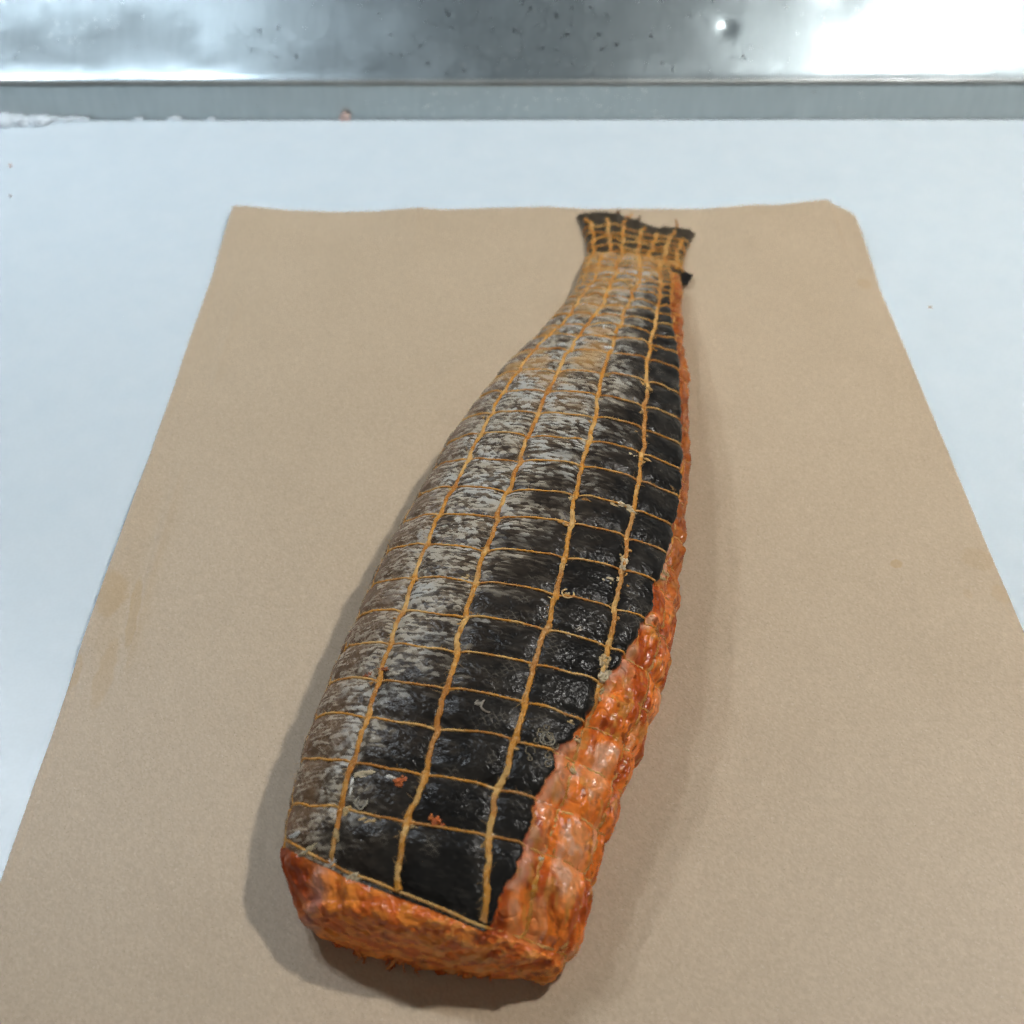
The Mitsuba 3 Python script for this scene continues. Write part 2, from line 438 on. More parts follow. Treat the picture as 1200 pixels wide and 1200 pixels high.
def lumps(u, deg):
    """Displacement along the normal without the fine grain: bulges between the cords of the net."""
    a, s = arc_of(u, deg), u * L
    q = np.stack([s, a, 0 * s], -1)
    flesh = sstep(2.0, -2.0, deg - skin_edge(u)) * (deg > -90)
    near_h = np.full(u.shape, 9.0)
    for k in range(len(HOOPS)):
        i = np.abs(u - HOOPS[k]) < 0.06
        near_h[i] = np.minimum(near_h[i], np.abs(u[i] - hoop_u(k, deg[i])) * L)
    hw = (np.interp(u, KU, CR) - np.interp(u, KU, CL)) / 2
    near_s = np.full(u.shape, 9.0)
    for k in range(6):
        near_s = np.minimum(near_s, np.abs(deg - strand_deg(k, u)) * math.pi / 180 * hw)
    pin = np.exp(-(near_h / 0.0036) ** 2) * np.interp(u, [0.75, 1], [1, 0.4])
    pin_s = np.exp(-(near_s / 0.0042) ** 2)
    d = -(0.0013 + 0.0005 * flesh) * pin * (0.5 + fb(q * 60, 2, 47)) - (0.0015 + 0.0004 * flesh) * pin_s
    d = d + 0.0030 * (fb(q * 38, 3, 41) - 0.5)
    d = d + flesh * (0.0056 * (fb(q * [58, 80, 1], 3, 44) - 0.5) - 0.0007 * np.exp(-np.abs(fb(q * [85, 120, 1], 2, 45) - 0.5) / 0.03) - 0.0010)
    d = d + sstep(-1.2, 1.2, deg - skin_edge(u)) * 0.0012 * sstep(16, 3, deg - skin_edge(u))
    return d * np.interp(u, [.8, 1], [1, .5]) * sstep(-70, -20, deg) * sstep(250, 205, deg)


def scales(s, a):
    """Overlapping scales, free edges towards the tail: (local height 0..1, nearness to the free edge, random number of the scale)."""
    jit = 0.55
    s = s + 0.0007 * (nz(np.stack([s * 150, a * 150, 0 * s], -1), 61) - 0.5) + 0.0020 * (nz(np.stack([s * 60, a * 70, 0 * s + 2], -1), 63) - 0.5)
    a = a + 0.0014 * (nz(np.stack([s * 120, a * 120, 0 * s + 5], -1), 62) - 0.5) + 0.003 * (nz(np.stack([s * 45, a * 50, 0 * s + 9], -1), 64) - 0.5)
    sa, sb = 0.0018, 0.0034
    x, y = s / sa, a / sb
    i0 = np.floor(x).astype(int)
    h, e, rn = np.zeros_like(s), np.zeros_like(s), np.zeros_like(s)
    done = np.zeros(s.shape, bool)
    for di in (-2, -1, 0, 1):
        i = i0 + di
        o = 0.5 * (i & 1)
        j = np.floor(y - o)
        rnd = np.abs(np.sin(i * 12.9898 + j * 78.233) * 43758.5453) % 1
        dx, dy = (x - i - jit * (rnd - 0.5)) / 1.9, (y - o - j - 0.5) / 0.62
        r = np.sqrt(np.maximum(dx, 0) ** 2 + dy ** 2)
        hit = (~done) & (r < 1) & (dx > -0.2)
        h, e, rn = np.where(hit, 0.35 + 0.65 * r, h), np.where(hit, r, e), np.where(hit, rnd, rn)
        done |= hit
    return h, e, rn


def point(u, deg, lift=0.0):
    """A point lifted from the lumpy surface along its normal."""
    du, dd = 1e-3, 0.5
    r = np.radians
    p = body(u, r(deg))
    n_ = np.cross(body(u, r(deg + dd)) - body(u, r(deg - dd)), body(u + du, r(deg)) - body(u - du, r(deg)))
    n_ /= np.linalg.norm(n_, axis=-1, keepdims=True) + 1e-12
    n_ = n_ * np.sign(((p - body(u, r(deg + 180))) * n_).sum(-1))[..., None]
    return p + n_ * (lumps(u, deg) + lift)[..., None], n_


# grid: the cut end (rings closing on its middle), then the body
deg = np.concatenate([np.linspace(-26, 190, 560), np.linspace(190, 334, 36)[1:-1]])
CAP_N = 110
ub = np.concatenate([np.linspace(-0.042, 0.3, 520), np.linspace(0.3, 1.0, 760)[1:]])
sc = np.sin(np.linspace(0.02, math.pi / 2, CAP_N)[:-1])
UB, DG = np.meshgrid(ub, deg, indexing="ij")
P0 = body(UB, np.radians(DG))
# the cut end bulges towards the viewer, more on the left of the middle, and its rim is rounded
SC, DC = np.meshgrid(sc, deg, indexing="ij")
cl0, cr0, h0 = np.interp(-0.042, KU, CL), np.interp(-0.042, KU, CR), np.interp(-0.042, KU, HK)
xc, zc = section(np.radians(DC), cl0, cr0, h0)
mx, mz = (cl0 + cr0) / 2, 0.30 * h0
xc, zc = mx + (xc - mx) * SC, mz + (zc - mz) * SC
ucap = -0.042 - 0.016 * np.sqrt(np.clip(1 - SC ** 2, 0, 1)) * (1 - 0.25 * np.clip((xc - mx) / 0.06, -1, 1))
PC = place(ucap, xc, zc)
U_ALL = np.concatenate([ucap, UB])
D_ALL = np.concatenate([DC, DG])
P_ALL = np.concatenate([PC, P0])
n, m = U_ALL.shape
F_ALL = grid_faces(n, m, True)
mesh = trimesh.Trimesh(P_ALL.reshape(-1, 3), F_ALL, process=False)
NRM = meshkit.arrays(mesh, True)[2].reshape(n, m, 3)
cen = P_ALL.mean((0, 1))
if ((P_ALL - cen) * NRM).sum() < 0:
    F_ALL, NRM = F_ALL[:, ::-1], -NRM
S_ALL, A_ALL = U_ALL * L, arc_of(U_ALL, D_ALL)
Q = np.stack([S_ALL, A_ALL, 0 * S_ALL], -1)
capped = np.arange(n)[:, None] < CAP_N - 1 + 0 * D_ALL.astype(int)
mz_flesh = (D_ALL < skin_edge(U_ALL)) | (D_ALL > 215)
endm = U_ALL < end_edge(D_ALL)
flesh = (mz_flesh & (D_ALL < 100)) | endm | (D_ALL > 240)
face = sstep(0.002, -0.002, (U_ALL - end_edge(D_ALL)) * L)       # 1 on the cut end
disp = lumps(U_ALL, D_ALL) * np.where(capped, SC.min() * 0 + np.concatenate([SC, np.ones_like(UB)]) ** 2, 1)
# fine relief of the skin
streak = fb(np.stack([S_ALL * 900, A_ALL * 210, 0 * S_ALL], -1), 3, 74)
sh, se, sr = scales(S_ALL, A_ALL)
skinw = np.where(flesh, 0.0, 1.0)
g1 = nz(np.stack([P_ALL[..., 0] * 700, P_ALL[..., 1] * 700, P_ALL[..., 2] * 700], -1), 71)
g2 = fb(P_ALL * 330, 3, 72)
g3 = fb(P_ALL * 120, 3, 73)
silver_b = np.interp(U_ALL, [-.05, 0, .05, .1, .17, .25, .33, .42, .5, .66, .8, .9, 1.0], [132, 129, 124, 119, 112, 103, 97, 88, 81, 80, 74, 68, 66])
sw = D_ALL - silver_b + 38 * (fb(Q * [110, 50, 1], 4, 81) - 0.5) + 12 * (sr - 0.5) + 10 * (streak - .5)
silver = sstep(-13, 12, sw)
disp += skinw * ((0.00022 + 0.00016 * silver) * sh + 0.00034 * (g1 - 0.5) * (1 - 0.5 * silver) + 0.0005 * (g2 - 0.5) + 0.0003 * (g3 - 0.5) + 0.0005 * silver * (streak - 0.5))
# flesh: fibres and crumble
fibre = fb(P_ALL * [420, 120, 520], 3, 91)
crumb = fb(P_ALL * 260, 4, 92)
right_part = sstep(-0.02, 0.01, (P_ALL[..., :2] - A) @ N)
disp += np.where(flesh, 1, 0) * ((1 - face) * (0.0005 * (g2 - 0.5) + 0.0003 * (g1 - .5)) * (0.5 + fb(Q * 70, 2, 76)) + face * (0.0034 * (g3 - 0.5) + right_part * 0.0042 * (crumb - 0.5) + (1 - right_part) * 0.0016 * (fibre - 0.5)
                                 + right_part * 0.0010 * (g1 - 0.5)))
PF = P_ALL + NRM * disp[..., None]
PF[..., 2] = np.maximum(PF[..., 2], 0.0022)

# colours of the skin: dark back, silver flank, coppery belly
web = sstep(0.80, 0.93, se) * sstep(1.01, 0.95, se)
b1, b2 = fb(Q * 90, 3, 101), fb(Q * [300, 160, 1], 3, 102)
mid = sstep(-36, -2, sw)                      # dark brown between the black back and the silver flank
dark = lerp3(lerp3((0.011, 0.0105, 0.010), (0.030, 0.026, 0.022), sstep(0.35, 0.75, b1) * 0.7 + 0.3 * g1), lerp3((0.028, 0.021, 0.016), (0.070, 0.054, 0.040), b2), mid * 0.8)
dash = sstep(.50, .68, 0.55 * streak + 0.45 * b2)
dark = lerp3(dark, lerp3((0.085, 0.075, 0.062), (0.17, 0.145, 0.115), mid), dash * (0.22 + 0.35 * mid) * sstep(.35, .6, fb(Q * [90, 60, 1], 3, 108)))
webg = sstep(0.54, 0.68, fb(Q * [170, 130, 1], 3, 103)) * sstep(.45, .62, b1)
dark = lerp3(dark, (0.17, 0.15, 0.12), web * webg * 0.7)
patch = fb(Q * [80, 50, 1], 3, 104)
lev = 0.42 * sr + 0.36 * streak + 0.22 * b2 + 0.24 * (patch - .5)            # how much of the silver a scale keeps
pale = lerp3((0.46, 0.41, 0.325), (0.505, 0.495, 0.45), sstep(0.45, 0.65, fb(Q * [60, 45, 1], 3, 109)))
silv = lerp3((0.070, 0.050, 0.034), (0.225, 0.175, 0.122), sstep(.22, .52, lev))
silv = lerp3(silv, pale, sstep(.455, .58, lev) * 0.92)
silv = lerp3(silv, (0.050, 0.037, 0.027), np.maximum(sstep(0.58, 0.40, sh) * 0.85, sstep(.45, .38, streak) * .75))  # scale bases darkened as overlap shade, plus thin dark streaks
silv = lerp3(silv, (0.54, 0.49, 0.41), web * sstep(.3, .6, streak) * 0.6 * sstep(.35, .6, fb(Q * [150, 110, 1], 3, 110)))
copper = lerp3((0.105, 0.060, 0.033), (0.22, 0.138, 0.080), b2)
copper = lerp3(copper, (0.47, 0.38, 0.285), np.maximum(web * 0.55 * sstep(.35, .55, b2), sstep(.54, .64, streak) * .85) * sstep(.25, .5, fb(Q * [110, 70, 1], 3, 119)))
cw = sstep(124, 144, D_ALL + 20 * (fb(Q * 40, 3, 105) - .5)) * np.interp(U_ALL, [.0, .5, .75, 1], [1, .9, .6, .4])
silv = lerp3(silv, copper, cw)
col = dark * (1 - silver[..., None]) + silv * silver[..., None]
low = sstep(148, 164, D_ALL) * sstep(.5, .0, U_ALL)
col = lerp3(col, (0.20, 0.070, 0.026), low * 0.65 * sstep(.35, .6, b1))
# orange dye of the net soaked into the narrow end
stain = sstep(0.44, 0.62, fb(Q * [110, 60, 1], 4, 107)) * np.interp(U_ALL, [.5, .62, .72, .82, .93, 1], [0, .8, .8, .65, .85, .95]) * sstep(78, 92, D_ALL + 60 * sstep(.9, .97, U_ALL))
col = lerp3(col, lerp3((0.46, 0.21, 0.045), (0.55, 0.33, 0.11), b2), stain * 0.72)
# colours of the flesh
f1, f2 = fb(Q * [60, 80, 1], 3, 111), fb(Q * [120, 170, 1], 3, 112)
fl = lerp3((0.80, 0.200, 0.028), (0.44, 0.068, 0.010), sstep(0.42, 0.58, f1) * 0.9)
fl = lerp3(fl, (0.62, 0.30, 0.062), sstep(0.56, 0.68, f2) * 0.55)
fl = lerp3(fl, (0.24, 0.040, 0.009), sstep(.62, .72, fb(Q * [170, 200, 1], 4, 118)) * 0.7)
fat = sstep(0.53, 0.63, fb(Q * [34, 90, 1], 4, 113)) * sstep(.36, .2, U_ALL) * sstep(2, 8, skin_edge(U_ALL) - D_ALL)
lobe = sstep(1.25, .75, np.hypot((U_ALL - .024) / .030, (D_ALL - 33) / 10.0) + 0.7 * (fb(Q * 130, 3, 120) - .5))
lobe = np.maximum(lobe, sstep(1.25, .75, np.hypot((U_ALL - .105) / .028, (D_ALL - 31) / 7.0) + 0.7 * (fb(Q * 130, 3, 121) - .5)))
fl = lerp3(fl, lerp3((0.86, 0.33, 0.12), (0.82, 0.44, 0.27), sstep(.48, .65, fb(Q * 150, 3, 117))), np.maximum(fat * .6, lobe) * 0.85)
far = sstep(.24, .42, U_ALL)
fl = lerp3(fl, lerp3((0.36, 0.125, 0.03), (0.24, 0.052, 0.014), sstep(.4, .6, f2)), far * 0.75)
rim_w = np.exp(-((skin_edge(U_ALL) - D_ALL - 2.5) / 2.2) ** 2) * sstep(.4, .62, fb(Q * [80, 1, 1], 3, 114)) * sstep(.6, .3, U_ALL)
fl = lerp3(fl, (0.76, 0.46, 0.32), rim_w * 0.55)
fl = fl * (0.72 + 0.56 * fb(Q * [520, 300, 1], 3, 122))[..., None]
fc = lerp3((0.88, 0.26, 0.040), (0.66, 0.135, 0.020), sstep(0.42, 0.60, fb(P_ALL * [160, 60, 300], 4, 115)))
fc = lerp3(fc, (0.82, 0.32, 0.075), sstep(.5, .66, crumb) * (0.25 + 0.75 * right_part) * 0.8)
fc = fc * (0.75 + 0.5 * fb(P_ALL * 420, 3, 123))[..., None]
fc = lerp3(fc, (0.25, 0.035, 0.010), sstep(.56, .72, fb(P_ALL * 150, 3, 116)) * 0.55)
xl = (P_ALL[..., :2] - A) @ N
fc = lerp3(fc, (0.27, 0.038, 0.011), sstep(-0.050, -0.062, xl + 0.012 * (g3 - .5)) * 0.9)
fc = lerp3(fc, (0.36, 0.22, 0.20), np.exp(-((xl + 0.052 + 0.01 * (g3 - .5)) / 0.0035) ** 2) * 0.6)
flc = fl * (1 - face[..., None]) + fc * face[..., None]
colors = np.clip(np.where(flesh[..., None], flc, col), 0, 1)

ff = flesh.reshape(-1)[F_ALL].sum(1) >= 2
PFf, colf = PF.reshape(-1, 3), colors.reshape(-1, 3)


def sub(mask, key, bsdf, more_cols=None):
    f = F_ALL[mask]
    used, inv = np.unique(f, return_inverse=True)
    return put(key, mikit.ply(trimesh.Trimesh(PFf[used], inv.reshape(-1, 3), process=False), bsdf, smooth=True, color=colf[used]))


labels["smoked_salmon"] = {"label": "smoked side of salmon with dark back, silver flank and orange flesh on brown paper", "category": "fish"}
sub(~ff, "smoked_salmon__skin", "fish_skin")
sub(ff, "smoked_salmon__flesh", "fish_flesh")


# ------------------------------------------------------------------ cords
def tube(P, NR, r, seed, flat=0.75, sides=9, twist=900.0, rough=0.22):
    """A cord along the points P lying on a surface with normals NR: flattened, plied, uneven."""
    t = np.gradient(P, axis=0)
    t /= np.linalg.norm(t, axis=1, keepdims=True) + 1e-12
    b = np.cross(NR, t)
    b /= np.linalg.norm(b, axis=1, keepdims=True) + 1e-12
    nn = np.cross(t, b)
    s = np.concatenate([[0], np.cumsum(np.linalg.norm(np.diff(P, axis=0), axis=1))])
    th = np.linspace(0, 2 * math.pi, sides, endpoint=False)
    S, TH = np.meshgrid(s, th, indexing="ij")
    rr = np.asarray(r)[:, None] if np.ndim(r) else r
    k = 1 + 0.08 * np.cos(2 * (TH - S * twist)) + rough * 2.4 * (fb(np.stack([S * 700, np.cos(TH) * 1.3, np.sin(TH) * 1.3], -1), 2, seed) - 0.5)
    R = rr * k
    V = P[:, None] + b[:, None] * (R * np.cos(TH))[..., None] + nn[:, None] * (R * np.sin(TH) * flat)[..., None]
    c = fb(np.stack([S * 120, 0 * S, 0 * S + seed], -1), 3, 200 + seed)
    c2 = nz(np.stack([S * 1300, np.cos(TH) * 2, np.sin(TH) * 2 + seed], -1), 300)
    col = lerp3((0.60, 0.255, 0.032), (0.68, 0.40, 0.125), sstep(.42, .68, c))
    col = lerp3(col, (0.42, 0.145, 0.022), sstep(.52, .68, fb(np.stack([S * 60, 0 * S + 3, 0 * S + seed], -1), 3, 400)) * 0.7)
    col = lerp3(col, (0.74, 0.56, 0.30), sstep(.62, .9, c2) * 0.6)
    n_, m_ = S.shape
    return V.reshape(-1, 3), grid_faces(n_, m_, True)[:, ::-1], col.reshape(-1, 3)


def add_cord(key, parts):
    V, F, Cc, o = [], [], [], 0
    for v, f, c in parts:
        V.append(v); F.append(f + o); Cc.append(c); o += len(v)
    return put(key, mikit.ply(trimesh.Trimesh(np.concatenate(V), np.concatenate(F), process=False), "twine", smooth=True, color=np.concatenate(Cc)))


fuzz = []          # (start, direction, length)


def add_fuzz(P, NR, r, count, rg):
    for _ in range(count):
        k = rg.integers(1, len(P) - 1)
        t = P[k + 1] - P[k - 1]
        t = t / (np.linalg.norm(t) + 1e-12)
        b = np.cross(NR[k], t)
        a = rg.uniform(0, math.pi)
        d = b * math.cos(a) + NR[k] * math.sin(a) * 0.8
        rr = r if np.ndim(r) == 0 else r[k]
        fuzz.append((P[k] + d * rr * 0.8, d + t * rg.normal(0, 0.9), 0.0005 + rr * rg.gamma(1.6, 0.7)))


labels["elastic_netting"] = {"label": "orange tan elastic string netting stretched tightly around the smoked fish and its tail", "category": "netting"}
rg = np.random.default_rng(21)
for k in range(6):
    u = np.linspace([-.004, -.022, -.0315, -.0385, -.0400, -.034][k], 0.985, 1500)
    # the cord shifts a little sideways in every mesh of the net, as knitted chains do
    hu = np.array([hoop_u(j, strand_deg(k, np.array([HOOPS[j]])))[0] for j in range(len(HOOPS))])
    near = np.min(np.abs(u[:, None] - hu[None]), 1) * L
    idx = np.searchsorted(hu, u)
    side = np.where(idx % 2 == 0, 1, -1)
    nxt = np.min(np.abs(u[:, None] - hu[None]), 1)
    hw = (np.interp(u, KU, CR) - np.interp(u, KU, CL)) / 2
    jig = (fb(np.stack([u * 55, 0 * u, 0 * u + k], -1), 3, 500) - 0.5) * 0.0030 + side * 0.0003 * np.clip(near / 0.004, 0, 1)
    jig = jig + (fb(np.stack([u * 120, 0 * u, 0 * u + k], -1), 2, 501) - 0.5) * 0.004 * sstep(.74, .84, u)
    dgk = strand_deg(k, u) + np.degrees(jig / hw)
    r = np.interp(u, [-.03, .4, .75, 1], [.00130, .00122, .00110, .00105]) * (1 + 0.35 * np.exp(-(near / 0.003) ** 2)) * (0.86 + 0.34 * fb(np.stack([u * 170, 0 * u, 0 * u + k], -1), 3, 502))
    sunk = sstep(2, -3, dgk - skin_edge(u)) * (0.35 + 0.9 * fb(np.stack([u * 90, 0 * u, 0 * u + k], -1), 3, 503))
    P, NR = point(u, dgk, r * (0.12 - 0.9 * sunk))
    parts = [tube(P, NR, r, k + 1, flat=0.72, sides=11, twist=700, rough=0.3)]
    add_cord("elastic_netting__lengthwise_strand", parts)
    add_fuzz(P, NR, r, 1400, rg)
for k in range(len(HOOPS)):
    dg = np.linspace(-24, 206, 620)
    w = np.interp(HOOPS[k], [.6, .75, .85, 1], [.0012, .0028, .0055, .0050])
    u = hoop_u(k, dg) + w / L * 2 * (fb(np.stack([dg / 16, 0 * dg, 0 * dg + k], -1), 3, 510) - 0.5) * np.interp(k, [0, 1], [1, 1])
    ss = np.array([strand_deg(j, np.array([HOOPS[k]]))[0] for j in range(6)])
    # bows a little between the lengthwise strands
    r = np.full(dg.shape, np.interp(HOOPS[k], [-.03, .3, .75, 1], [.00062, .00062, .00066, .00075])) * (0.85 + 0.4 * fb(np.stack([dg / 5, 0 * dg, 0 * dg + k], -1), 3, 512))
    sunk = sstep(2, -3, dg - skin_edge(u)) * (0.2 + 1.3 * fb(np.stack([dg / 6, 0 * dg, 0 * dg + k], -1), 3, 513))
    P, NR = point(u, dg, r * (0.5 - 1.5 * sunk))
    P[:, 2] = np.maximum(P[:, 2], 0.0024)
    add_cord("elastic_netting__hoop_strand", [tube(P, NR, r, 20 + k, flat=0.9, sides=8, twist=1100)])
    add_fuzz(P, NR, r, 520, rg)

# ------------------------------------------------------------------ tail fin
NECK_L, NECK_R = np.array([0.0600, 0.8150]), np.array([0.1325, 0.8125])
TE_X = np.array([.0542, .0693, .0834, .0896, .0943, .104, .1126, .1208, .1274, .1374, .1464, .1522])
TE_Y = np.array([.9032, .9047, .9025, .8989, .8946, .8918, .8847, .8819, .8847, .8861, .8847, .8805])
TE_S = (TE_X - TE_X[0]) / (TE_X[-1] - TE_X[0])


def tail_xy(s, t):
    a = NECK_L * (1 - s[..., None]) + NECK_R * s[..., None]
    e_ = np.stack([np.interp(s, TE_S, TE_X), np.interp(s, TE_S, TE_Y)], -1)
    p = a * (1 - t[..., None]) + e_ * t[..., None]
    # the outline draws in just past the neck, then flares
    bow = np.sin(np.clip(t, 0, 1) * math.pi) * 0.004
    p[..., 0] += bow * (0.5 - s) * 2
    return p


def tail_z(s, t):
    thick = np.interp(t, [0, .25, 1], [.0110, .0086, .0062])
    cross = np.sqrt(np.clip(1 - (2 * s - 1) ** 2, 0, 1)) ** 0.5
    rays = 0.0014 * (fb(np.stack([s * 46 + 0.5 * np.sin(5 * t), t * 2, 0 * s], -1), 3, 120) - 0.5) * sstep(.05, .3, t)
    edge = 0.5 * np.minimum(1, (1.0001 - t) * 30) + 0.5
    return FLOOR + 0.0012 + thick * (0.35 + 0.65 * cross) * edge + rays + 0.003 * np.sin(3.2 * s + 1) * t


s_, t_ = np.linspace(0, 1, 240), np.linspace(-0.12, 1, 160)
SS, TT = np.meshgrid(s_, t_)
fr = 0.05 * (fb(np.stack([SS * 40, 0 * SS, 0 * SS], -1), 3, 121) - .5) * sstep(.9, 1, TT)
XY = tail_xy(SS, TT + fr)
ZT = tail_z(SS, np.clip(TT, 0, 1))
topv = np.concatenate([XY, ZT[..., None]], -1)
botv = np.concatenate([XY, np.full(ZT.shape + (1,), FLOOR)], -1)
n, m = SS.shape
F0 = grid_faces(n, m)
rim = np.concatenate([np.arange(m), np.arange(1, n) * m + m - 1, (n - 1) * m + np.arange(m - 2, -1, -1), np.arange(n - 2, 0, -1) * m])
r2 = np.roll(rim, -1)
F = np.concatenate([F0, F0[:, ::-1] + n * m, np.stack([rim, rim + n * m, r2 + n * m], -1), np.stack([rim, r2 + n * m, r2], -1)])
q = np.stack([SS * 80, TT * 9, 0 * SS], -1)
tc = lerp3((0.020, 0.0165, 0.012), (0.095, 0.070, 0.046), fb(q, 3, 131))
tc = lerp3(tc, (0.13, 0.125, 0.115), sstep(.55, .8, fb(np.stack([SS * 14, TT * 14, 0 * SS], -1), 3, 132)) * sstep(.6, 1, TT) * 0.7)
tc = lerp3(tc, (0.34, 0.155, 0.05), sstep(.42, .62, fb(np.stack([SS * 22, TT * 16, 0 * SS], -1), 3, 133)) * sstep(.3, 0, TT) * 0.8)
put("smoked_salmon__tail_fin", mikit.ply(trimesh.Trimesh(np.concatenate([topv.reshape(-1, 3), botv.reshape(-1, 3)]), F[:, ::-1], process=False), "fish_skin", smooth=True,
                                        color=np.concatenate([tc.reshape(-1, 3)] * 2)))


def tail_point(s, t, lift):
    p = tail_xy(s, t)
    return np.concatenate([p, (tail_z(s, np.clip(t, 0, 1)) + lift)[..., None]], -1)


up = np.array([0, 0, 1.0])
TROWS = [0.0, 0.03, 0.065, 0.10, 0.22, 0.34, 0.46, 0.58, 0.70]
for k, t0 in enumerate(TROWS):
    s = np.linspace(-0.02, 1.02, 260)
    t = t0 + 0.016 * np.sin(s * 2 * math.pi * 2.6 + k * 1.9) * (t0 > .1) + 0.09 * (fb(np.stack([s * 7, 0 * s, 0 * s + k], -1), 3, 140) - 0.5) 
    r = 0.00092 * (0.8 + 0.5 * fb(np.stack([s * 40, 0 * s, 0 * s + k], -1), 2, 141)) * (1.3 if t0 < .1 else 1)
    P = tail_point(np.clip(s, 0, 1), t, r * 0.4)
    endw = sstep(.02, -.02, s) + sstep(.98, 1.02, s)
    P[:, 2] -= endw * 0.004
    NR = np.tile(up, (len(s), 1))
    add_cord("elastic_netting__hoop_strand", [tube(P, NR, r, 60 + k, flat=0.9, sides=8, twist=1000)])
    add_fuzz(P, NR, r, 160, rg)
for k, (sa, sb, tt) in enumerate([(.05, .06, .84), (.20, .24, .82), (.33, .41, .9), (.49, .57, .84), (.63, .70, .80), (.79, .84, .86), (.95, .94, .72)]):
    t = np.linspace(-0.05, tt, 240)
    s = sa + (sb - sa) * t + 0.009 * np.sin(t * 2 * math.pi * 4.3 + k) + 0.05 * (fb(np.stack([t * 6, 0 * t, 0 * t + k], -1), 3, 150) - 0.5)
    r = 0.00125 * (0.6 + 0.8 * fb(np.stack([t * 30, 0 * t, 0 * t + k], -1), 2, 151))
    P = tail_point(np.clip(s, 0, 1), t, r * 0.4)
    NR = np.tile(up, (len(t), 1))
    add_cord("elastic_netting__lengthwise_strand", [tube(P, NR, r, 80 + k, flat=0.8, sides=9, twist=800, rough=0.3)])
    add_fuzz(P, NR, r, 220, rg)


# frayed ends above the notch: short dark cords standing off the tail
def stray(p0, dirs, length, r, seed):
    t = np.linspace(0, 1, 40)[:, None]
    d = np.asarray(dirs, float)
    d = d / np.linalg.norm(d)
    w = np.array([fb(np.stack([t[:, 0] * 4, 0 * t[:, 0] + i, 0 * t[:, 0] + seed], -1), 2, 160) - 0.5 for i in range(3)]).T
    P = np.asarray(p0) + d * length * t + w * length * 0.5 * t
    P[:, 2] = np.maximum(P[:, 2], 0.0028)
    v, f, c = tube(P, np.tile(np.cross(d, [0.3, 0.5, 0.81]), (40, 1)), r * (1.02 - 0.75 * t[:, 0]), seed, flat=1, sides=7, twist=900, rough=.5)
    return v, f, c * (0.25 if seed % 3 else 0.8)


for k, (x, y, dx, dy, dz, ln, r) in enumerate([(.088, .896, .1, 1, .5, .013, .003), (.0935, .893, .5, 1, .4, .011, .0028), (.100, .889, .6, .6, .4, .010, .0024), (.082, .898, -.3, .7, .3, .008, .0022),
                                               (.136, .882, .0, 1, .5, .009, .0016), (.126, .881, -.2, 1, .3, .006, .0015)]):
    add_cord("elastic_netting__frayed_end", [stray((x, y, .006), (dx, dy, dz), ln, r, 170 + k)])

# fuzz of the cords
V, F, Cc = [], [], []
for k, (p, d, ln) in enumerate(fuzz):
    d = d / (np.linalg.norm(d) + 1e-9)
    x = np.cross(d, [0.3, -0.5, 0.8])
    x = x / (np.linalg.norm(x) + 1e-9) * 0.00011
    y = np.cross(d, x)
    o = len(V) * 4
    V.append(np.array([p + x, p - 0.5 * x + 0.87 * y, p - 0.5 * x - 0.87 * y, p + d * ln]))
    F.append(np.array([[0, 1, 3], [1, 2, 3], [2, 0, 3]]) + o)
    Cc.append(np.tile((0.62, 0.40, 0.17), (4, 1)))
key = put("elastic_netting__loose_fibres", mikit.ply(trimesh.Trimesh(np.concatenate(V), np.concatenate(F), process=False), "twine", color=np.concatenate(Cc)), kind="stuff")


# ------------------------------------------------------------------ curd, crumbs, shreds and the small fin on the fish
def blob(u, dg, rx, ry, rz, seed, col, rot=0.0, amp=0.9, sub_=3, count=9):
    """A lumpy scrap stuck on the surface: rx along the fish, ry around it."""
    P, NR = point(np.array([u]), np.array([float(dg)]), np.array([0.0]))
    P1, _ = point(np.array([u + 0.004]), np.array([float(dg)]), np.array([0.0]))
    t = (P1 - P)[0]
    nr = NR[0]
    t = t - nr * (t @ nr)
    t /= np.linalg.norm(t)
    b = np.cross(nr, t)
    c, s = math.cos(rot), math.sin(rot)
    t, b = t * c + b * s, b * c - t * s
    g_ = np.random.default_rng(seed)
    Vs, Fs, Cs, o = [], [], [], 0
    for q_ in range(count):
        ico = trimesh.creation.icosphere(subdivisions=sub_)
        v = ico.vertices
        k = np.maximum(0.25, 1 + amp * (fb(v * 1.7 + seed * 3.7 + q_ * 9.1, 4, seed + q_) - 0.5) * 2.4)
        rr_, an_ = math.sqrt(g_.random()) * 0.85, g_.uniform(0, 2 * math.pi)
        sz = g_.uniform(0.22, 0.6) * (1.15 - 0.5 * rr_)
        v = v * k[:, None] * [sz, sz * g_.uniform(.7, 1.3), sz * g_.uniform(.8, 1.5)] + [rr_ * math.cos(an_), rr_ * math.sin(an_), 0]
        W = P[0] + v[:, :1] * rx * t + v[:, 1:2] * ry * b + v[:, 2:] * rz * nr * 0.8 + nr * rz * 0.15
        cc = np.asarray(col) * g_.uniform(.7, 1.05)
        cc = lerp3(cc * 0.75, np.minimum(cc * 1.12, 0.9), fb(v * 5 + seed, 3, 7))
        Vs.append(W); Fs.append(ico.faces + o); Cs.append(cc); o += len(W)
    return np.concatenate(Vs), np.concatenate(Fs), np.concatenate(Cs)


